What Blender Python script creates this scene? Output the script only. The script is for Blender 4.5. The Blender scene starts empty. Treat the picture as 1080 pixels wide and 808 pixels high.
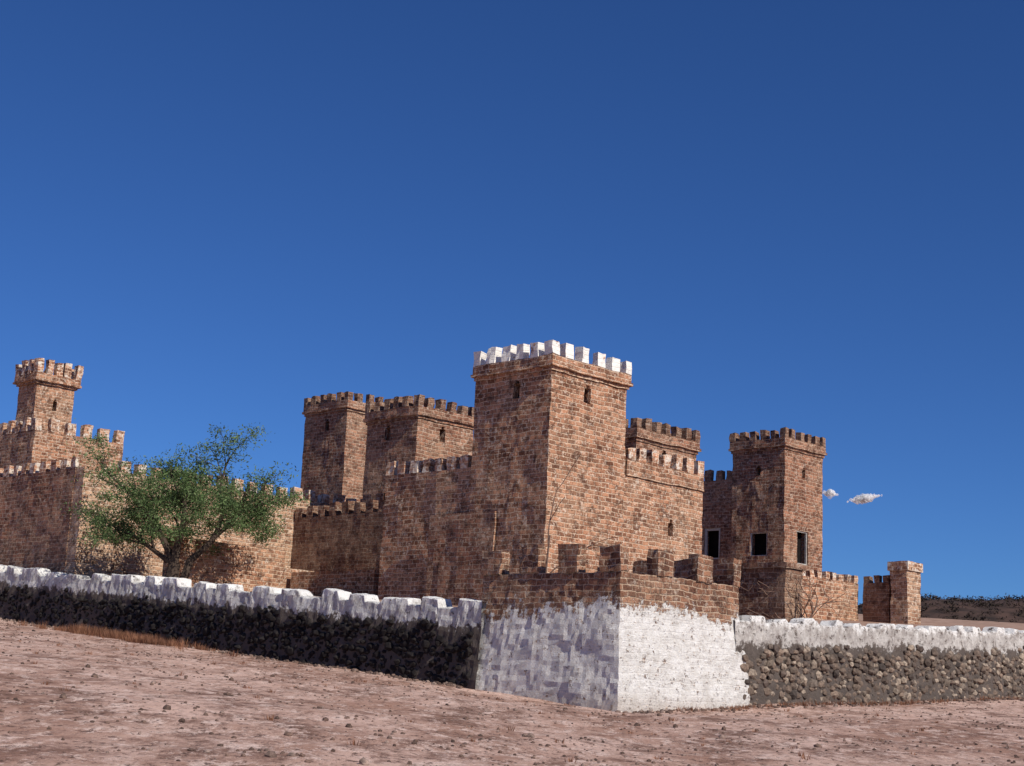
import bpy, bmesh, math, random
from mathutils import Matrix, Vector, noise
random.seed(7)
S2=math.sqrt(.5)
scn=bpy.context.scene
COL=bpy.context.collection
CASTLE_LOC=Vector((3.0,40.0,0.0)); CASTLE_ROT=math.pi/4

def ab2w(a,b): return (3.0+(a-b)*S2, 40.0+(a+b)*S2)
def z_out(x,y):
    xc=max(-70,min(70,x)); yc=max(-20,min(110,y))
    z=-1.5-.062*xc+.038*yc
    if xc>3: z+=.083*(xc-3)
    return z
def z_gr(x,y): return z_out(x,y)+noise.noise(Vector((x*.16,y*.16,0)))*.10+noise.noise(Vector((x*.7,y*.7,4)))*.04
def z_in(a,b): return 2.0+.05*a+.055*b

# ---------------------------------------------------------------- materials
def newmat(name):
    m=bpy.data.materials.new(name); m.use_nodes=True
    nt=m.node_tree; nt.nodes.clear()
    o=nt.nodes.new('ShaderNodeOutputMaterial'); p=nt.nodes.new('ShaderNodeBsdfPrincipled')
    p.inputs['Roughness'].default_value=.95
    p.inputs['Specular IOR Level'].default_value=.15
    nt.links.new(p.outputs[0],o.inputs[0])
    return m,nt,p
class N:
    def __init__(s,nt): s.nt=nt
    def n(s,t,**k):
        x=s.nt.nodes.new(t)
        for a,b in k.items(): setattr(x,a,b)
        return x
    def l(s,a,b): s.nt.links.new(a,b)
    def noise(s,vec,scale,detail=3,rough=.6,dist=0):
        x=s.n('ShaderNodeTexNoise'); x.inputs['Scale'].default_value=scale; x.inputs['Detail'].default_value=detail
        x.inputs['Roughness'].default_value=rough; x.inputs['Distortion'].default_value=dist
        if vec is not None: s.l(vec,x.inputs['Vector'])
        return x
    def ramp(s,fac,stops):
        x=s.n('ShaderNodeValToRGB'); e=x.color_ramp.elements
        while len(e)<len(stops): e.new(.5)
        for i,(p,c) in enumerate(stops):
            e[i].position=p; e[i].color=(c,c,c,1) if isinstance(c,(int,float)) else (*c,1)
        s.l(fac,x.inputs[0]); return x
    def mix(s,fac,A,B,mode='MIX'):
        x=s.n('ShaderNodeMix',data_type='RGBA',blend_type=mode)
        for i,v in ((0,fac),(6,A),(7,B)):
            if hasattr(v,'links'): s.l(v,x.inputs[i])
            elif isinstance(v,(int,float)): x.inputs[i].default_value=v
            else: x.inputs[i].default_value=(*v,1)
        return x.outputs[2]
    def math(s,op,a,b=0,c=0,clamp=False):
        x=s.n('ShaderNodeMath',operation=op); x.use_clamp=clamp
        for i,v in enumerate((a,b,c)):
            if hasattr(v,'links'): s.l(v,x.inputs[i])
            else: x.inputs[i].default_value=v
        return x.outputs[0]
    def bump(s,h,dist,strength=1,norm=None):
        x=s.n('ShaderNodeBump'); x.inputs['Strength'].default_value=strength; x.inputs['Distance'].default_value=dist
        s.l(h,x.inputs['Height'])
        if norm is not None: s.l(norm,x.inputs['Normal'])
        return x.outputs[0]

def brick_nodes(g,c1,c2,mortar,spots=.5,patch=(.62,.44,.30)):
    """returns colour, height"""
    uv=g.n('ShaderNodeUVMap').outputs[0]
    obj=g.n('ShaderNodeTexCoord').outputs['Object']
    d=g.noise(obj,1.6,4,.7)
    dm=g.n('ShaderNodeVectorMath',operation='MULTIPLY_ADD'); g.l(d.outputs['Color'],dm.inputs[0])
    dm.inputs[1].default_value=(.22,.11,0); g.l(uv,dm.inputs[2])
    br=g.n('ShaderNodeTexBrick'); g.l(dm.outputs[0],br.inputs['Vector'])
    br.inputs['Scale'].default_value=1; br.inputs['Brick Width'].default_value=.38; br.inputs['Row Height'].default_value=.165
    br.inputs['Mortar Size'].default_value=.023; br.inputs['Mortar Smooth'].default_value=.6
    br.inputs['Color1'].default_value=(*c1,1); br.inputs['Color2'].default_value=(*c2,1); br.inputs['Mortar'].default_value=(*mortar,1)
    col=br.outputs['Color']
    big=g.noise(obj,.42,6,.7)
    col=g.mix(g.ramp(big.outputs[0],[(.44,.0),(.66,.65)]).outputs[0],col,g.mix(.5,col,patch))
    mid=g.noise(obj,2.2,6,.8)
    col=g.mix(g.ramp(mid.outputs[0],[(.36,.8),(.51,0.0)]).outputs[0],col,(.07,.03,.02))
    fine=g.noise(obj,5.5,6,.85)
    col=g.mix(g.math('MULTIPLY',g.ramp(fine.outputs[0],[(.55,0.0),(.60,1.0)]).outputs[0],spots),col,(.80,.69,.57))
    pits=g.noise(obj,11,4,.8)
    col=g.mix(g.ramp(pits.outputs[0],[(.36,.8),(.43,0.0)]).outputs[0],col,(.03,.016,.013))
    h=g.math('SUBTRACT',g.math('MULTIPLY_ADD',fine.outputs[0],.8,g.math('MULTIPLY',pits.outputs[0],.7)),br.outputs['Fac'])
    return col,h,obj,uv
C1=(.18,.075,.043); C2=(.54,.265,.155); MO=(.68,.49,.35)
def mat_brick(name,c1=C1,c2=C2,mo=MO,spots=.65):
    m,nt,p=newmat(name); g=N(nt)
    col,h,obj,uv=brick_nodes(g,c1,c2,mo,spots)
    g.l(col,p.inputs['Base Color']); g.l(g.bump(h,.04,.9),p.inputs['Normal']); return m
BRICK=mat_brick('sunbaked_brick')
BRICK_P=mat_brick('pale_eroded_brick',(.26,.13,.08),(.64,.40,.26),(.72,.56,.42),.75)
BRICK_M=mat_brick('reddish_brick',(.14,.057,.036),(.40,.185,.113),(.52,.36,.26),.45)
BRICK_D=mat_brick('weathered_dark_brick',(.11,.05,.035),(.25,.13,.085),(.34,.24,.18),.3)
def white_over(name,brickc=(C1,C2,MO),amount=.62,w1=(.86,.84,.80),w2=(.66,.63,.58)):
    m,nt,p=newmat(name); g=N(nt)
    col,h,obj,uv=brick_nodes(g,*brickc)
    n=g.noise(obj,3.0,6,.75)
    f=g.ramp(n.outputs[0],[(amount-.06,1.0),(amount,0.0)]).outputs[0]
    wn=g.noise(obj,9,3)
    wc=g.mix(wn.outputs[0],w1,w2)
    g.l(g.mix(f,col,wc),p.inputs['Base Color']); g.l(g.bump(h,.02,.6),p.inputs['Normal']); return m
WHITE_M=white_over('whitewashed_brick',amount=.64)
PALE_M=white_over('faded_whitewash_brick',amount=.49,w1=(.74,.68,.60),w2=(.54,.46,.38))
def mat_plain(name,c,c2=None,scale=5,rough=.95):
    m,nt,p=newmat(name); g=N(nt); p.inputs['Roughness'].default_value=rough
    obj=g.n('ShaderNodeTexCoord').outputs['Object']
    n=g.noise(obj,scale,5,.7); c2=c2 or tuple(x*.6 for x in c)
    g.l(g.mix(g.ramp(n.outputs[0],[(.35,0.0),(.65,1.0)]).outputs[0],c,c2),p.inputs['Base Color'])
    g.l(g.bump(n.outputs[0],.03,.6),p.inputs['Normal']); return m
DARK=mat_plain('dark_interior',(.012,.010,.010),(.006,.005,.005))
FRAME=mat_plain('white_window_frame',(.6,.58,.54),(.4,.38,.35),12)

def mat_bastion():
    m,nt,p=newmat('bastion_brick_and_whitewash'); g=N(nt)
    col,h,obj,uv=brick_nodes(g,C1,C2,MO,.55)
    sx=g.n('ShaderNodeSeparateXYZ'); g.l(obj,sx.inputs[0])
    n1=g.noise(obj,.7,6,.7); n2=g.noise(obj,4.5,6,.8)
    zz=g.math('ADD',sx.outputs[2],g.math('MULTIPLY_ADD',n1.outputs[0],2.4,g.math('MULTIPLY_ADD',n2.outputs[0],2.0,-2.2)))
    f=g.ramp(g.math('MULTIPLY',zz,.25),[(.60,1.0),(.63,0.0)]).outputs[0]
    n3=g.noise(obj,5.0,7,.85)
    pit=g.ramp(n3.outputs[0],[(.575,1.0),(.625,0.0)]).outputs[0]
    f=g.math('MULTIPLY',f,pit)
    st=g.noise(obj,2.2,6,.8)
    wc=g.mix(g.ramp(st.outputs[0],[(.42,0.0),(.68,1.0)]).outputs[0],(.90,.885,.86),(.66,.63,.59))
    low=g.ramp(g.math('MULTIPLY_ADD',n2.outputs[0],.6,sx.outputs[2]),[(.15,1.0),(.65,0.0)]).outputs[0]
    wc=g.mix(g.math('MULTIPLY',low,.5),wc,(.46,.36,.29))
    under=g.mix(.12,col,(.17,.14,.13))
    g.l(g.mix(f,under,wc),p.inputs['Base Color'])
    hh=g.math('MULTIPLY_ADD',n3.outputs[0],1.6,g.math('MULTIPLY',h,g.ramp(f,[(0,.5),(1,.10)]).outputs[0]))
    g.l(g.bump(hh,.085,.9),p.inputs['Normal']); return m
BASTION=mat_bastion()
def mat_perim(name,band,w1,w2,thr):
    m,nt,p=newmat(name); g=N(nt)
    uv=g.n('ShaderNodeUVMap').outputs[0]; obj=g.n('ShaderNodeTexCoord').outputs['Object']
    sx=g.n('ShaderNodeSeparateXYZ'); g.l(uv,sx.inputs[0])
    n1=g.noise(obj,1.0,6,.7); n2=g.noise(obj,3.6,7,.85); n3=g.noise(obj,2.0,6,.8)
    dd=g.math('ADD',sx.outputs[1],g.math('MULTIPLY_ADD',n1.outputs[0],1.1,g.math('MULTIPLY_ADD',n2.outputs[0],1.2,-1.15)))
    f=g.ramp(dd,[(band-.03,1.0),(band+.04,0.0)]).outputs[0]
    pit=g.ramp(n2.outputs[0],[(thr,1.0),(thr+.05,0.0)]).outputs[0]
    f=g.math('MULTIPLY',f,pit)
    wc=g.mix(g.ramp(n3.outputs[0],[(.42,0.0),(.66,1.0)]).outputs[0],w1,w2)
    sun_top=g.ramp(dd,[(.10,1.0),(.28,0.0)]).outputs[0]
    wc=g.mix(sun_top,wc,(.88,.87,.85))  # top edge painted whiter, standing in for sun on the coping
    dk=g.mix(n1.outputs[0],(.05,.045,.042),(.20,.16,.14))
    g.l(g.mix(f,dk,wc),p.inputs['Base Color'])
    g.l(g.bump(n2.outputs[0],.14,.9),p.inputs['Normal']); return m
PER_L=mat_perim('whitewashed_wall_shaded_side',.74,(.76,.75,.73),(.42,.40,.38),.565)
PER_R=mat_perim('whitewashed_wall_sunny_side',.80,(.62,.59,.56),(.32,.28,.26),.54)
def mat_stone(name,cols,whiteness=0):
    m,nt,p=newmat(name); g=N(nt)
    geo=g.n('ShaderNodeNewGeometry'); obj=g.n('ShaderNodeTexCoord').outputs['Object']
    r=g.ramp(geo.outputs['Random Per Island'],[(i/(len(cols)-1),c) for i,c in enumerate(cols)]).outputs[0]
    n=g.noise(obj,9,5,.75)
    c=g.mix(g.ramp(n.outputs[0],[(.35,.7),(.6,0.0)]).outputs[0],r,(.03,.026,.024))
    g.l(c,p.inputs['Base Color']); g.l(g.bump(n.outputs[0],.03,.7),p.inputs['Normal']); return m
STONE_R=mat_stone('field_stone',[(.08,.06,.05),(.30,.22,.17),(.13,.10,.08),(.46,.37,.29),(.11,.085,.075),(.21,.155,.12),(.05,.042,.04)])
STONE_L=mat_stone('shade_darkened_basalt',[(.009,.007,.008),(.021,.017,.017),(.012,.010,.011),(.028,.024,.024)])  # basalt, with its colour darkened further to carry the wall's shade
PEBBLE=mat_stone('scattered_pebbles',[(.07,.045,.037),(.22,.145,.115),(.12,.075,.06),(.42,.31,.26)])

def mat_ground():
    m,nt,p=newmat('dry_reddish_dirt'); g=N(nt)
    obj=g.n('ShaderNodeTexCoord').outputs['Object']
    mp=g.n('ShaderNodeMapping'); mp.inputs['Scale'].default_value=(1.2,.5,1); g.l(obj,mp.inputs[0])
    a=g.noise(mp.outputs[0],.22,7,.75); b=g.noise(mp.outputs[0],.75,8,.8); c=g.noise(mp.outputs[0],5.5,6,.85); d=g.noise(mp.outputs[0],2.2,8,.9)
    col=g.mix(g.ramp(a.outputs[0],[(.42,0.0),(.58,1.0)]).outputs[0],(.40,.235,.175),(.66,.45,.37))
    col=g.mix(g.ramp(b.outputs[0],[(.41,.9),(.52,0.0)]).outputs[0],col,(.20,.11,.08))
    col=g.mix(g.ramp(d.outputs[0],[(.52,0.0),(.58,.9)]).outputs[0],col,(.80,.61,.53))
    col=g.mix(g.ramp(c.outputs[0],[(.40,.95),(.46,0.0)]).outputs[0],col,(.10,.057,.045))
    g.l(col,p.inputs['Base Color'])
    h=g.math('MULTIPLY_ADD',b.outputs[0],1.0,c.outputs[0])
    g.l(g.bump(h,.08,.85),p.inputs['Normal']); return m
GROUND=mat_ground()
YARD=mat_plain('courtyard_dirt',(.40,.27,.21),(.24,.15,.11),1.5)
HILLM=mat_plain('scrub_hillside',(.085,.052,.042),(.03,.022,.019),.5)
BARK=mat_plain('bark',(.09,.065,.05),(.04,.03,.025),14)
TWIG=mat_plain('dry_twig',(.20,.13,.10),(.10,.06,.05),14)
def mat_leaf(name,cols,tr=.3,dark=(.025,.045,.018)):
    m,nt,p=newmat(name); g=N(nt)
    geo=g.n('ShaderNodeNewGeometry')
    r=g.ramp(geo.outputs['Random Per Island'],[(i/(len(cols)-1),c) for i,c in enumerate(cols)]).outputs[0]
    obj=g.n('ShaderNodeTexCoord').outputs['Object']; n=g.noise(obj,1.3,3)
    r=g.mix(g.ramp(n.outputs[0],[(.38,.65),(.56,0.0)]).outputs[0],r,dark)
    g.l(r,p.inputs['Base Color']); p.inputs['Roughness'].default_value=.7
    t=g.n('ShaderNodeBsdfTranslucent'); g.l(r,t.inputs[0]); mx=g.n('ShaderNodeMixShader'); mx.inputs[0].default_value=tr
    g.l(p.outputs[0],mx.inputs[1]); g.l(t.outputs[0],mx.inputs[2])
    o=[x for x in nt.nodes if x.type=='OUTPUT_MATERIAL'][0]; g.l(mx.outputs[0],o.inputs[0]); return m
LEAF=mat_leaf('mesquite_leaf',[(.07,.13,.045),(.17,.25,.095),(.11,.18,.07),(.25,.32,.15)],.28)
SCRUB=mat_leaf('scrub_leaf',[(.034,.025,.02),(.06,.042,.032),(.042,.03,.025)],.05,(.02,.016,.012))
DRY=mat_leaf('dry_grass',[(.26,.11,.07),(.36,.19,.11),(.18,.08,.05)],.2,(.12,.06,.04))

# ---------------------------------------------------------------- mesh helpers
def finish(bm,name,mats,parent=None,castle=False,smooth=False):
    me=bpy.data.meshes.new(name)
    if isinstance(bm,tuple): me.from_pydata(bm[0],[],bm[1]); me.update()
    else: bm.to_mesh(me); bm.free()
    for m in mats: me.materials.append(m)
    if smooth:
        for p in me.polygons: p.use_smooth=True
    ob=bpy.data.objects.new(name,me); COL.objects.link(ob)
    if parent is not None: ob.parent=parent
    elif castle: ob.location=CASTLE_LOC; ob.rotation_euler=(0,0,CASTLE_ROT)
    return ob
def empty(name,castle=True):
    e=bpy.data.objects.new(name,None); COL.objects.link(e); e.empty_display_size=.5
    if castle: e.location=CASTLE_LOC; e.rotation_euler=(0,0,CASTLE_ROT)
    return e
def jit(p,amp=.035):
    v=noise.noise_vector(p*1.1+Vector((3.1,7.7,1.3)))*amp + noise.noise_vector(p*4.3)*amp*.7
    return p+v
def lines(lo,hi,step,extra):
    n=max(1,round((hi-lo)/step)); L=[lo+(hi-lo)*i/n for i in range(n+1)]
    for e in extra:
        L=[x for x in L if abs(x-e)>.05 or x in(lo,hi)]
        if lo<e<hi: L.append(e)
    return sorted(set(L))
def add_face(bm,uvl,cs,uvs,mi=0,amp=.035,warp=None):
    vs=[]
    for c in cs:
        q=Vector(c)
        if warp: q=warp(q)
        vs.append(bm.verts.new(jit(q,amp)))
    f=bm.faces.new(vs); f.material_index=mi
    for l,u in zip(f.loops,uvs): l[uvl].uv=u
def box(bm,a0,a1,b0,b1,z0,z1,step=.3,holes={},mi=0,amp=.04,warp=None,top=True,depth=.4,bottom=False,seed=0):
    uvl=bm.loops.layers.uv.verify()
    def side(lo,hi,fn,ufn,hl,flip,inward):
        us=lines(lo,hi,step,[h[0] for h in hl]+[h[1] for h in hl]); zs=lines(z0,z1,step,[h[2] for h in hl]+[h[3] for h in hl])
        for i in range(len(us)-1):
            for j in range(len(zs)-1):
                u0,u1,w0,w1=us[i],us[i+1],zs[j],zs[j+1]; um,wm=(u0+u1)/2,(w0+w1)/2
                hole=any(h[0]<um<h[1] and h[2]<wm<h[3] for h in hl)
                if hole: continue
                cs=[fn(u0,w0,0),fn(u1,w0,0),fn(u1,w1,0),fn(u0,w1,0)]; uv=[(ufn(u0),w0),(ufn(u1),w0),(ufn(u1),w1),(ufn(u0),w1)]
                if flip: cs.reverse(); uv.reverse()
                add_face(bm,uvl,cs,uv,mi,amp,warp)
        for h in hl:
            d=depth
            P=[(h[0],h[2]),(h[1],h[2]),(h[1],h[3]),(h[0],h[3])]
            for k in range(4):
                (x0,y0),(x1,y1)=P[k],P[(k+1)%4]
                cs=[fn(x0,y0,0),fn(x1,y1,0),fn(x1,y1,d),fn(x0,y0,d)]
                uv=[(x0+y0,0),(x1+y1,0),(x1+y1,d),(x0+y0,d)]
                add_face(bm,uvl,cs,uv,mi,amp,warp)
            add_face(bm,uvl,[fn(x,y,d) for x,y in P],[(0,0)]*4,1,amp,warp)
    side(b0,b1,lambda u,z,d:(a0+d,u,z),lambda u:-u+seed,holes.get('L',[]),True,1)
    side(a0,a1,lambda u,z,d:(u,b0+d,z),lambda u:u+31.3+seed,holes.get('R',[]),False,1)
    side(b0,b1,lambda u,z,d:(a1-d,u,z),lambda u:u+11.7,holes.get('A',[]),False,1)
    side(a0,a1,lambda u,z,d:(u,b1-d,z),lambda u:-u+3.1,holes.get('B',[]),True,1)
    for zz,do in ((z1,top),(z0,bottom)):
        if not do: continue
        A=lines(a0,a1,step,[]); B=lines(b0,b1,step,[])
        for i in range(len(A)-1):
            for j in range(len(B)-1):
                cs=[(A[i],B[j],zz),(A[i+1],B[j],zz),(A[i+1],B[j+1],zz),(A[i],B[j+1],zz)]
                add_face(bm,uvl,cs,[(c[0],c[1]) for c in cs],mi,amp,warp)
def merlons(bm,axis,lo,hi,fixed0,fixed1,z,w,gap,h,mi,warp=None,skip=.0,step=.22):
    n=max(2,round((hi-lo+gap)/(w+gap))); pitch=(hi-lo-w)/(n-1)
    for i in range(n):
        if random.random()<skip: continue
        s=lo+i*pitch+(random.uniform(-.04,.04) if 0<i<n-1 else 0); ww=w*random.uniform(.88,1.1) if 0<i<n-1 else w
        if i==n-1: s=hi-ww
        hh=h*random.uniform(.84,1.07)
        if axis=='a': box(bm,s,s+ww,fixed0,fixed1,z-.002,z+hh,step,mi=mi,amp=.07,warp=warp)
        else: box(bm,fixed0,fixed1,s,s+ww,z-.002,z+hh,step,mi=mi,amp=.07,warp=warp)
def arch(c,z,w=.34,h=.55):
    return [(c-w/2,c+w/2,z,z+h),(c-w/4,c+w/4,z+h,z+h+.12)]
def done(bm):
    bmesh.ops.remove_doubles(bm,verts=bm.verts,dist=.0008)
def crown(bm,a0,a1,b0,b1,ztop,mh,w,gap,mi,t=.32,sides='LRAB',out=.1,corn=True,skip=0):
    zb=ztop-mh
    A0,A1,B0,B1=a0-out,a1+out,b0-out,b1+out
    if 'L' in sides: merlons(bm,'b',B0,B1,A0,A0+t,zb,w,gap,mh,mi,skip=skip)
    if 'A' in sides: merlons(bm,'b',B0,B1,A1-t,A1,zb,w,gap,mh,mi,skip=skip)
    if 'R' in sides: merlons(bm,'a',A0+w+gap*.8,A1-w-gap*.8,B0,B0+t,zb,w,gap,mh,mi,skip=skip)
    if 'B' in sides: merlons(bm,'a',A0+w+gap*.8,A1-w-gap*.8,B1-t,B1,zb,w,gap,mh,mi,skip=skip)
def tower(name,a0,a1,b0,b1,z0,ztop,mh,w,gap,parent,body=0,mer=0,holes={},cornice=True,band=.55,mats=None,out=.1):
    bm=bmesh.new()
    zb=ztop-mh
    box(bm,a0,a1,b0,b1,z0,zb-band,mi=body,holes=holes,top=False)
    if cornice:
        box(bm,a0-out*.55,a1+out*.55,b0-out*.55,b1+out*.55,zb-band,zb-band+.13,mi=body,bottom=True)
        box(bm,a0-out-.05,a1+out+.05,b0-out-.05,b1+out+.05,zb-band+.13,zb-band+.24,mi=body,bottom=True)
    box(bm,a0-out,a1+out,b0-out,b1+out,zb-band+.24 if cornice else zb-band,zb,mi=body)
    crown(bm,a0,a1,b0,b1,ztop,mh,w,gap,mer,out=out)
    done(bm)
    return finish(bm,name,mats or [BRICK,DARK,WHITE_M,PALE_M,BRICK_D],parent)

castle=empty('brick_castle')
M=[BRICK,DARK,WHITE_M,PALE_M,BRICK_D]
MM=[BRICK_M,DARK,WHITE_M,PALE_M,BRICK_D]
MP=[BRICK_P,DARK,WHITE_M,PALE_M,BRICK_D]
tower('corner_tower',7.33,11.42,9.64,13.45,2.0,12.44,.58,.40,.34,castle,0,2,
      {'L':arch(11.35,10.45),'R':arch(9.25,10.45)})
tower('tall_tower',12.71,16.1,22.65,26.04,2.5,12.76,.5,.34,.34,castle,0,4,
      {'L':arch(24.6,10.9)+arch(24.4,8.0),'R':arch(14.2,10.9)},mats=MM)
tower('rear_tower',17.47,20.9,33.45,36.9,3,14.97,.5,.34,.34,castle,0,4,{'L':arch(35.0,13.0,.3,.5),'R':arch(19.1,13.0,.3,.5)},mats=MM)
tower('inner_tower',18.69,22.86,15.25,19.2,3,12.05,.5,.36,.34,castle,0,4,{'R':arch(20.6,10.2)},mats=MM)
tower('gate_tower',29.89,33.15,15.37,18.45,3,13.32,.45,.32,.3,castle,0,4,
      {'L':[(16.35,17.35,7.2,8.35)]+arch(16.9,11.1,.26,.4),'R':[(31.0,31.9,6.9,8.5)]+arch(31.5,11.1,.26,.4)},mats=MM)
tower('watch_turret',8.16,10.4,48.4,50.4,9,16.65,.75,.38,.3,castle,0,3,{'R':arch(9.3,14.0,.25,.5)},out=.22)
bm=bmesh.new()
box(bm,7.40,16.2,9.72,18.3,2,8.15,top=True,holes={'R':arch(14.3,6.2,.3,.5)})
merlons(bm,'b',13.75,18.3,7.40,7.72,8.15,.42,.33,.52,3)
merlons(bm,'a',7.40+.8,16.2,17.98,18.3,8.15,.42,.33,.52,3)
done(bm); finish(bm,'lower_range',M,castle)
bm=bmesh.new()
box(bm,11.55,16.2,9.66,9.98,8.152,8.75); merlons(bm,'a',11.6,16.2,9.66,9.98,8.75,.40,.33,.53,3)
box(bm,15.88,16.2,9.99,15,8.152,8.75); merlons(bm,'b',10.4,15,15.88,16.2,8.75,.40,.33,.53,3)
done(bm); finish(bm,'east_parapet',M,castle)
bm=bmesh.new()
box(bm,7.21,7.28,12.0,15.4,2,6.45); done(bm); finish(bm,'buttress',MM,castle)
bm=bmesh.new()
box(bm,30.05,36,18.5,27,3,11.1,holes={'L':[(19.25,20.25,7.1,8.7),(22.2,23.1,7.1,8.7)]}); merlons(bm,'b',18.6,27,30.05,30.37,11.1,.36,.32,.5,4)
done(bm); finish(bm,'gate_wing',MM,castle)
bm=bmesh.new()
box(bm,16.25,21.5,14,20,3,9.0); merlons(bm,'a',16.3,21.5,14,14.3,9.0,.38,.32,.5,4); done(bm); finish(bm,'inner_range',MM,castle)
bm=bmesh.new()
box(bm,12.0,12.65,22.8,29.95,2.5,7.6,mi=4); merlons(bm,'b',22.8,29.9,12.0,12.35,7.6,.42,.38,.55,4); done(bm); finish(bm,'linking_shade_wall',MM,castle)  # wall set forward so its shaded face stands in for a cast shadow
bm=bmesh.new()
box(bm,1.15,19,30.0,30.7,2.5,8.5,holes={'R':arch(4.5,6.4,.3,.5)})
merlons(bm,'a',2.0,19,30.0,30.32,8.5,.45,.38,.5,3)
done(bm); finish(bm,'outer_ward_wall',MP,castle)
bm=bmesh.new()
box(bm,1.12,1.8,30.71,58,2.5,8.5); merlons(bm,'b',30.72,58,1.12,1.44,8.5,.45,.38,.5,3)
done(bm); finish(bm,'outer_ward_side_wall',MM,castle)
bm=bmesh.new()
box(bm,7.6,12.9,47,60,3,12.6); merlons(bm,'b',47,60,7.6,7.95,12.6,.5,.42,.7,3); merlons(bm,'a',8.5,12.9,47,47.35,12.6,.5,.42,.7,3)
done(bm); finish(bm,'far_range',M,castle)
bm=bmesh.new()
box(bm,2.8,8.3,25.5,26.1,2.5,5.6); box(bm,8.31,11.9,25.7,26.2,2.5,4.9); box(bm,8.6,9.2,20,25.4,2.5,4.7)
done(bm); finish(bm,'garden_wall',[BRICK,DARK,WHITE_M,PALE_M,BRICK_D],castle)
def frame(bm,plane,fx,u0,u1,z0,z1,t=.07,cross=True):
    def bx(ua,ub,za,zb,):
        if plane=='L': box(bm,fx+.02,fx+.12,ua,ub,za,zb,1,amp=.0,bottom=True)
        else: box(bm,ua,ub,fx+.02,fx+.12,za,zb,1,amp=.0,bottom=True)
    bx(u0,u0+t,z0,z1); bx(u1-t,u1,z0,z1); bx(u0+t+.001,u1-t-.001,z1-t,z1); bx(u0+t+.001,u1-t-.001,z0,z0+t)
    if cross: bx((u0+u1)/2-.02,(u0+u1)/2+.02,z0+t+.001,z1-t-.001)
bm=bmesh.new()
frame(bm,'L',30.08,19.25,20.25,7.1,8.7,.12,False); frame(bm,'R',15.40,31.0,31.9,6.9,8.5,.05,False); frame(bm,'L',29.91,16.35,17.35,7.2,8.35,.05,False)
done(bm); finish(bm,'window_frames',[FRAME],castle)

yard=empty('crenellated_yard_wall')
bm=bmesh.new()
box(bm,28.66,29.75,8.1,8.95,3,6.2); box(bm,28.58,29.83,8.02,9.03,6.2,6.6,mi=2,bottom=True); done(bm)
finish(bm,'gate_post',[BRICK_P,DARK,PALE_M],yard)
bm=bmesh.new()
box(bm,28.8,30,9.1,10.4,3,5.7); merlons(bm,'b',9.1,10.4,28.8,29.1,5.7,.3,.2,.35,0); done(bm); finish(bm,'post_base',[BRICK_D,DARK],yard)
bm=bmesh.new()
box(bm,22.5,28.75,10.6,11.1,3,5.65); merlons(bm,'a',22.6,28.7,10.6,10.9,5.65,.32,.28,.35,3); done(bm); finish(bm,'wall',M,yard)
lw=empty('low_brick_wall')
bm=bmesh.new()
box(bm,11.0,12.0,2.3,4.2,2,4.55,mi=4); box(bm,10.93,12.07,2.23,4.27,4.55,4.72,mi=4,bottom=True); box(bm,11.4,11.8,4.3,8.8,2,4.2,mi=4); done(bm); finish(bm,'wall_body',M,lw)

# ---------------------------------------------------------------- bastion
bas=empty('corner_bastion')
def batter(p):
    k=max(0,(3.0-p.z))/3.0*.28
    ca,cb=2.85,2.7
    return Vector((p.x+(-k if p.x<ca-.5 else (k if p.x>ca+.5 else 0)), p.y+(-k if p.y<cb-.5 else (k if p.y>cb+.5 else 0)), p.z))
bm=bmesh.new()
box(bm,.25,5.5,.12,5.25,-.8,3.42,.14,warp=batter,amp=.052)
for (x0,x1,y0,y1,ax) in ((.2,.55,.1,5.3,'b'),(5.2,5.55,.1,5.3,'b')):
    merlons(bm,'b',y0,y1,x0,x1,3.42,.72,.80,.76,0)
for y0 in (.08,4.95):
    merlons(bm,'a',1.75,4.2,y0,y0+.35,3.42,.70,.84,.76,0)
done(bm); finish(bm,'bastion_body',[BASTION,DARK],bas)

# ---------------------------------------------------------------- perimeter walls
_b=bmesh.new(); bmesh.ops.create_icosphere(_b,subdivisions=1,radius=1); _b.verts.ensure_lookup_table()
ICO_V=[v.co.copy() for v in _b.verts]; ICO_F=[tuple(v.index for v in f.verts) for f in _b.faces]; _b.free()
def stone(ms,c,r,sq=(1,1,1)):
    V,F=ms; n0=len(V)
    rot=Matrix.Rotation(random.uniform(0,6.28),3,Vector((random.gauss(0,1),random.gauss(0,1),random.gauss(0,1))).normalized())
    sx,sy,sz=(r*random.uniform(.8,1.25)*sq[0],r*random.uniform(.75,1.2)*sq[1],r*random.uniform(.65,1.05)*sq[2])
    for v in ICO_V:
        q=rot@(v*random.uniform(.82,1.1)); V.append((q.x*sx+c.x,q.y*sy+c.y,q.z*sz+c.z))
    for f in ICO_F: F.append((f[0]+n0,f[1]+n0,f[2]+n0))
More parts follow.
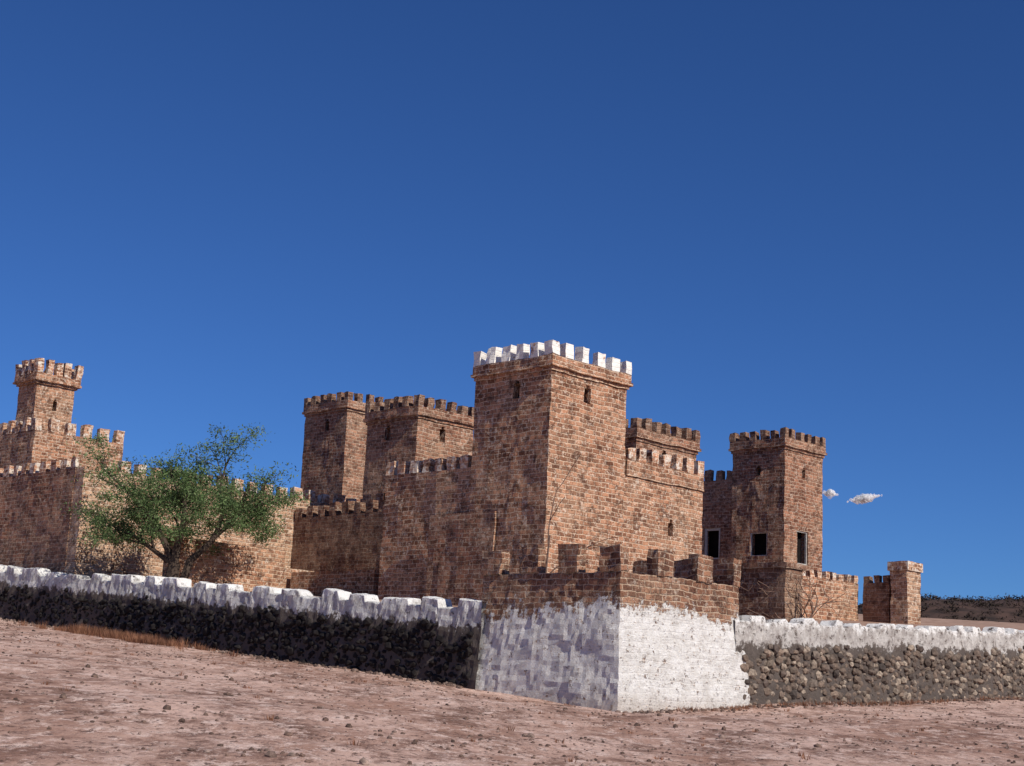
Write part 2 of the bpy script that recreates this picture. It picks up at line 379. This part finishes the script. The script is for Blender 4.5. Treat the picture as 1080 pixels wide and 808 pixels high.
def perim(name,axis,s0,s1,topf,basef,mat,stmat,period,mh,bandw,thick=.6,duty=.0):
    par=empty(name)
    bm=bmesh.new(); uvl=bm.loops.layers.uv.verify()
    n=int((s1-s0)/.08); rows=[]
    def prof(s):
        t=topf(s); ph=(s+.25*math.sin(s*1.7)+.2*math.sin(s*.61))/period
        m=max(0,min(1,(math.cos(2*math.pi*ph)+duty)*9+.5))
        k=int(ph+.5); rr=noise.noise(Vector((k*3.7,1.1,0.3)))
        return t-mh*(1-m)-mh*m*max(0,rr)*1.2+noise.noise(Vector((s*3.1,3.3,0)))*.05
    for i in range(n+1):
        s=s0+(s1-s0)*i/n; t=prof(s); bz=basef(s)-.5
        pts=[]
        K=16
        for k in range(K+1):
            z=bz+(t-.03-bz)*k/K; pts.append((0.0+.12*(1-(z-bz)/(t-bz))*-1,z))
        pts+=[(.03,t),(thick*.5,t+.01),(thick-.04,t),(thick,t-.05),(thick,bz)]
        row=[]
        for d,z in pts:
            q=Vector((d,s,z)) if axis=='b' else Vector((s,d,z))
            nz=noise.noise_vector(q*2.0)*.05+noise.noise_vector(q*5)*.035
            row.append((bm.verts.new(q+nz),s,topf(s)-z))
        rows.append(row)
    for i in range(n):
        for k in range(len(rows[0])-1):
            q=[rows[i][k],rows[i+1][k],rows[i+1][k+1],rows[i][k+1]]
            if axis=='b': q.reverse()
            f=bm.faces.new([x[0] for x in q])
            for l,x in zip(f.loops,q): l[uvl].uv=(x[1],x[2])
    finish(bm,'wall_body',[mat],par)
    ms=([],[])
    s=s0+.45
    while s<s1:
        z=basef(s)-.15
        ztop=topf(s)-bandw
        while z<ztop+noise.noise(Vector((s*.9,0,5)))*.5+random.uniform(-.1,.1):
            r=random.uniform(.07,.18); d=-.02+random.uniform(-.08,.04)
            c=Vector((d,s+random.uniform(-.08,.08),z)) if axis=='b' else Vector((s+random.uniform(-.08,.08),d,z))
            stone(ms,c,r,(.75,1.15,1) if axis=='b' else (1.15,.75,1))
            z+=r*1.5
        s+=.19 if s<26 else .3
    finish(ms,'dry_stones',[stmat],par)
    return par
def lin(pts):
    def f(s):
        if s<=pts[0][0]: return pts[0][1]
        for (x0,y0),(x1,y1) in zip(pts,pts[1:]):
            if s<=x1: return y0+(y1-y0)*(s-x0)/(x1-x0)
        return pts[-1][1]
    return f
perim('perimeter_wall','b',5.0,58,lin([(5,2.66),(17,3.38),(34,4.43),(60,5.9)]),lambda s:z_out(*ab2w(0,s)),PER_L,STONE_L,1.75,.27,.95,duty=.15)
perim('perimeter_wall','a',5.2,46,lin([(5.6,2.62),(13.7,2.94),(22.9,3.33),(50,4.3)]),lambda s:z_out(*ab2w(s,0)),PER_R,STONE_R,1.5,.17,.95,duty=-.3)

# ---------------------------------------------------------------- ground
def axis_pts(c,near,step,far):
    L=[0.0]; d=step
    while L[-1]<far:
        if L[-1]>near: d*=1.22
        L.append(L[-1]+d)
    return [c-x for x in reversed(L[1:])]+[c+x for x in L]
X=axis_pts(0,30,.45,3500); Yv=axis_pts(38,34,.45,3500)
nx=len(X)
V=[(x,y,z_gr(x,y)) for y in Yv for x in X]
F=[(j*nx+i,j*nx+i+1,(j+1)*nx+i+1,(j+1)*nx+i) for j in range(len(Yv)-1) for i in range(nx-1)]
finish((V,F),'ground',[GROUND],smooth=True)
bm=bmesh.new(); grid=[]
AA=[.35+i*.8 for i in range(72)]; BB=[.35+i*.8 for i in range(80)]
for a in AA:
    grid.append([bm.verts.new((a,b,z_in(a,b)+noise.noise(Vector((a*.4,b*.4,9)))*.10)) for b in BB])
for i in range(len(AA)-1):
    for j in range(len(BB)-1): bm.faces.new([grid[i][j],grid[i+1][j],grid[i+1][j+1],grid[i][j+1]])
ext=[e for e in bm.edges if e.is_boundary]
r=bmesh.ops.extrude_edge_only(bm,edges=ext)
for v in [v for v in r['geom'] if isinstance(v,bmesh.types.BMVert)]: v.co.z-=6
finish(bm,'courtyard_ground',[YARD],castle=True)

ms=([],[]); cnt=0
while cnt<8000:
    x=random.uniform(-26,24); y=15+49*random.random()**1.25
    dx,dy=x-3,y-40; a=(dx+dy)*S2; b=(dy-dx)*S2
    if a>-.2 and b>-.2: continue
    cnt+=1
    nb=noise.noise(Vector((x*.3,y*.3,2)))+.5*noise.noise(Vector((x*.9,y*.9,6)))
    if nb<0 and random.random()<.75: continue
    r=random.uniform(.012,.038)*(1 if random.random()<.93 else 1.9)
    stone(ms,Vector((x,y,z_gr(x,y)+r*.2)),r)
for _ in range(900):
    if random.random()<.5: a=-abs(random.gauss(0,.5))-.2; b=random.uniform(5,36)
    else: a=random.uniform(-.2,26); b=-abs(random.gauss(0,.5))-.25
    x,y=ab2w(a,b); r=random.uniform(.02,.09)
    stone(ms,Vector((x,y,z_gr(x,y)+.01)),r)
finish(ms,'gravel',[PEBBLE])

def tuft(ms,x,y,z,h,n,spread):
    V,F=ms
    for _ in range(n):
        an=random.uniform(0,6.28); l=h*random.uniform(.5,1); sp=random.uniform(0,spread)
        bx,by=x+math.cos(an)*sp,y+math.sin(an)*sp; w=.012
        tx,ty=bx+math.cos(an)*l*.5,by+math.sin(an)*l*.5
        px,py=-math.sin(an)*w,math.cos(an)*w
        k=len(V); V.extend([(bx-px,by-py,z-.02),(bx+px,by+py,z-.02),(tx,ty,z+l)]); F.append((k,k+1,k+2))
ms=([],[])
for _ in range(150):
    b=random.gauss(21,2.6); a=-random.uniform(.9,2.6); x,y=ab2w(a,b)
    tuft(ms,x,y,z_gr(x,y),random.uniform(.12,.40),40,.28)
for _ in range(300):
    x=random.uniform(-24,22); y=random.uniform(17,60); dx,dy=x-3,y-40
    if (dx+dy)*S2>-.3 and (dy-dx)*S2>-.3: continue
    tuft(ms,x,y,z_gr(x,y),random.uniform(.04,.11),14,.1)
for _ in range(110):
    a=random.uniform(2,26); b=-random.uniform(.4,1.0); x,y=ab2w(a,b)
    tuft(ms,x,y,z_gr(x,y),random.uniform(.08,.2),16,.15)
finish(ms,'dry_grass',[DRY])

# ---------------------------------------------------------------- vegetation
def tube(bm,pts,rads,n=6):
    rings=[]
    for i,p in enumerate(pts):
        d=(pts[min(i+1,len(pts)-1)]-pts[max(i-1,0)]).normalized()
        u=d.orthogonal().normalized(); v=d.cross(u)
        rings.append([bm.verts.new(p+(u*math.cos(2*math.pi*k/n)+v*math.sin(2*math.pi*k/n))*rads[i]) for k in range(n)])
    for i in range(len(rings)-1):
        for k in range(n):
            bm.faces.new([rings[i][k],rings[i][(k+1)%n],rings[i+1][(k+1)%n],rings[i+1][k]])
def branch(bm,p,d,L,r,depth,tips,gnarl=.25,up=.1,kids=(2,4),minr=.006,sides=6):
    pts=[p.copy()]; rads=[r]; n=5; q=p.copy(); dd=d.normalized()
    for i in range(n):
        dd=(dd+Vector((random.gauss(0,gnarl),random.gauss(0,gnarl),random.gauss(0,gnarl*.7)+up))*.5).normalized()
        q=q+dd*L/n; pts.append(q.copy()); rads.append(max(minr,r*(1-.45*(i+1)/n)))
    tube(bm,pts,rads,sides)
    if depth==0:
        tips.append((pts[-1],dd)); tips.append((pts[-3],dd)); return
    for k in range(random.randint(*kids)):
        t=random.randint(2,n); ax=Vector((random.gauss(0,1),random.gauss(0,1),random.gauss(0,.5))).normalized()
        nd=(dd+ax*.85).normalized()
        branch(bm,pts[t],nd,L*random.uniform(.6,.8),rads[t]*.65,depth-1,tips,gnarl,up,kids,minr,max(3,sides-1))
    tips.append((pts[-1],dd))

tree=empty('mesquite_tree',castle=False); tree.location=(-12.7,58.8,3.4); tree.scale=(.95,.93,.90)
bm=bmesh.new(); tips=[]
random.seed(21)
limbs=[(Vector((-.75,.1,1)),3.0,.17),(Vector((-1.1,.3,.55)),2.9,.13),(Vector((.1,-.2,1)),3.0,.17),(Vector((.7,.3,.8)),3.3,.15),(Vector((1.2,-.2,.65)),3.3,.13),(Vector((-.2,.6,1)),2.6,.12)]
base=Vector((0,0,0))
tube(bm,[base+Vector((0,0,-.4)),base+Vector((-.05,0,.4)),base+Vector((.05,0,1.2))],[.36,.29,.24],8)
tube(bm,[base+Vector((.35,0,-.4)),base+Vector((.45,0,.5)),base+Vector((.65,.1,1.4))],[.22,.18,.15],8)
for d,L,r in limbs[:3]+limbs[5:]: branch(bm,base+Vector((.05,0,1.15)),d,L,r,2,tips,.3,.10)
for d,L,r in limbs[3:5]: branch(bm,base+Vector((.65,.1,1.35)),d,L,r,2,tips,.3,.10)
o=finish(bm,'trunk_and_limbs',[BARK],tree)
def leafcard(ms,c,s,horiz=.5):
    V,F=ms
    n=Vector((random.gauss(0,1),random.gauss(0,1),random.gauss(0,1)+horiz)).normalized()
    u=n.orthogonal().normalized(); u=(Matrix.Rotation(random.uniform(0,6.28),3,n)@u); v=n.cross(u)
    k=len(V); V.extend([c-u*s,c+v*s*.35,c+u*s,c-v*s*.35]); F.append((k,k+1,k+2,k+3))
def clump(ms,c,rad,n,s):
    for _ in range(n):
        o=Vector((random.gauss(0,.45),random.gauss(0,.45),random.gauss(0,.28)))*rad
        leafcard(ms,c+o,s*random.uniform(.6,1.3))
ms=([],[])
for p,d in tips:
    if p.z<1.9: continue
    clump(ms,p,random.uniform(.5,.85),random.randint(110,190),.07)
for _ in range(360):
    an=random.uniform(0,6.28); rr=math.sqrt(random.random())
    q=Vector((.25+math.cos(an)*rr*3.8, math.sin(an)*rr*2.6, 0)); top=5.9-1.7*(rr**2)-.2*abs(q.x+.8)
    q.z=random.uniform(2.1-.2*rr+(.5 if q.x>1.2 else 0),top)
    if noise.noise(q*.8+Vector((5,2,1)))<-.04: continue
    clump(ms,q,random.uniform(.35,.72),random.randint(70,130),.068)
finish(ms,'foliage',[LEAF],tree)

random.seed(5)
sh=empty('bare_shrub',castle=False); sh.location=(9.7,49.6,2.4)
bm=bmesh.new(); t=[]
for k in range(8):
    branch(bm,Vector((random.gauss(0,.1),0,0)),Vector((random.gauss(0,.7),random.gauss(0,.4),1)),1.35,.04,2,t,.35,.05,(2,4),.010,4)
finish(bm,'branches',[TWIG],sh)
sh=empty('bare_tree',castle=False); sh.location=(1.35,47.0,2.3)
bm=bmesh.new(); t=[]
branch(bm,Vector((0,0,-.2)),Vector((.0,0,1)),2.9,.05,0,t,.08,.05,(1,2),.015,5)
branch(bm,Vector((0,0,2.4)),Vector((.05,0,1)),1.7,.03,1,t,.15,.05,(1,2),.012,4)
branch(bm,Vector((0,0,1.4)),Vector((.9,-.1,.8)),1.7,.03,1,t,.2,.0,(2,3),.010,4)
branch(bm,Vector((0,0,2.0)),Vector((-.5,0,.9)),.6,.02,1,t,.2,.0,(1,2),.010,4)
finish(bm,'branches',[TWIG],sh)

# ---------------------------------------------------------------- hill with scrub
bm=bmesh.new(); HX=[20+i*3 for i in range(90)]; HY=[110+i*3 for i in range(50)]; g=[]
def hz(x,y):
    e=min(1,max(0,(y-112)/45)); e=e*e*(3-2*e); w=min(1,max(0,(x-18)/22))
    return z_out(x,y)-1+ (9.4*e*w)+noise.noise(Vector((x*.05,y*.05,0)))*1.0*e+noise.noise(Vector((x*.2,y*.2,1)))*.6*e
for y in HY: g.append([bm.verts.new((x,y,hz(x,y))) for x in HX])
for j in range(len(HY)-1):
    for i in range(len(HX)-1): bm.faces.new([g[j][i],g[j][i+1],g[j+1][i+1],g[j+1][i]])
finish(bm,'hill',[HILLM],smooth=True)
ms=([],[]); random.seed(9)
for _ in range(2400):
    x=random.uniform(24,85); y=random.uniform(84,166)
    r=random.uniform(.2,.6); zz=hz(x,y) if y>111 else z_gr(x,y)
    c=Vector((x,y,max(zz,z_gr(x,y))+r*.3))
    for _ in range(24):
        leafcard(ms,c+Vector((random.gauss(0,.7),random.gauss(0,.7),random.gauss(0,.34)))*r,.16)
finish(ms,'hillside_scrub',[SCRUB])
# ---------------------------------------------------------------- cloud
cm,nt,p=newmat('cloud_white'); g=N(nt); p.inputs['Base Color'].default_value=(.97,.97,.98,1)
tr=g.n('ShaderNodeBsdfTransparent'); mx=g.n('ShaderNodeMixShader'); tl=g.n('ShaderNodeBsdfTranslucent'); tl.inputs[0].default_value=(1,1,1,1)
m2=g.n('ShaderNodeMixShader'); m2.inputs[0].default_value=.5; g.l(p.outputs[0],m2.inputs[1]); g.l(tl.outputs[0],m2.inputs[2])
cn=g.noise(g.n('ShaderNodeTexCoord').outputs['Object'],.16,5,.7)
g.l(g.ramp(cn.outputs[0],[(.38,0.10),(.62,.55)]).outputs[0],mx.inputs[0]); g.l(tr.outputs[0],mx.inputs[1]); g.l(m2.outputs[0],mx.inputs[2])
o=[x for x in nt.nodes if x.type=='OUTPUT_MATERIAL'][0]; g.l(mx.outputs[0],o.inputs[0])
def cloud(loc,sx,sz,n,tilt):
    bm=bmesh.new()
    for _ in range(n):
        x=max(-sx*.85,min(sx*.85,random.gauss(0,.36)*sx)); k=max(.25,1-abs(x/sx)*1.0)
        c=Vector((x,random.gauss(0,.3)*sx*.6,random.gauss(0,.2)*sz*k+x*tilt)); r=random.uniform(.16,.34)*sz*k+1
        res=bmesh.ops.create_icosphere(bm,subdivisions=2,radius=r)
        for v in res['verts']:
            v.co+=noise.noise_vector(v.co*.25+c)*r*.45; v.co+=c
    ob=finish(bm,'cloud',[cm],smooth=True); ob.location=loc
cloud((592,2500,350),34,14,110,.22); cloud((536,2500,356),15,12,45,-.15)

# ---------------------------------------------------------------- light, sky, camera
el=math.radians(38); az=math.atan2(.66,-.751)
sd=Vector((math.sin(az)*math.cos(el),math.cos(az)*math.cos(el),math.sin(el)))
sun=bpy.data.lights.new('sun','SUN'); sun.energy=5.0; sun.angle=math.radians(.5); sun.color=(1,.93,.82)
so=bpy.data.objects.new('sun',sun); COL.objects.link(so); so.rotation_euler=sd.to_track_quat('Z','Y').to_euler()
w=bpy.data.worlds.new('World'); scn.world=w; w.use_nodes=True; nt=w.node_tree; nt.nodes.clear(); g=N(nt)
sky=g.n('ShaderNodeTexSky',sky_type='NISHITA'); sky.sun_disc=False; sky.sun_elevation=el; sky.sun_rotation=az
sky.altitude=2000; sky.air_density=1.0; sky.dust_density=.3; sky.ozone_density=3
col=g.mix(1.0,sky.outputs[0],(.33,.60,1.04),'MULTIPLY')
bg=g.n('ShaderNodeBackground'); bg.inputs[1].default_value=.080; g.l(col,bg.inputs[0])
wo=g.n('ShaderNodeOutputWorld'); g.l(bg.outputs[0],wo.inputs[0])

cam=bpy.data.cameras.new('camera'); co=bpy.data.objects.new('camera',cam); COL.objects.link(co)
cam.sensor_width=36; cam.lens=36*1600/1080; cam.clip_end=8000; cam.clip_start=.1
R=(Matrix.Rotation(math.pi/2+math.radians(11.7),3,'X') @ Matrix.Rotation(math.radians(2.7),3,'Z'))
co.rotation_euler=R.to_euler(); co.location=(0,0,0)
scn.camera=co
scn.view_settings.view_transform='Standard'; scn.view_settings.look='None'; scn.view_settings.exposure=0
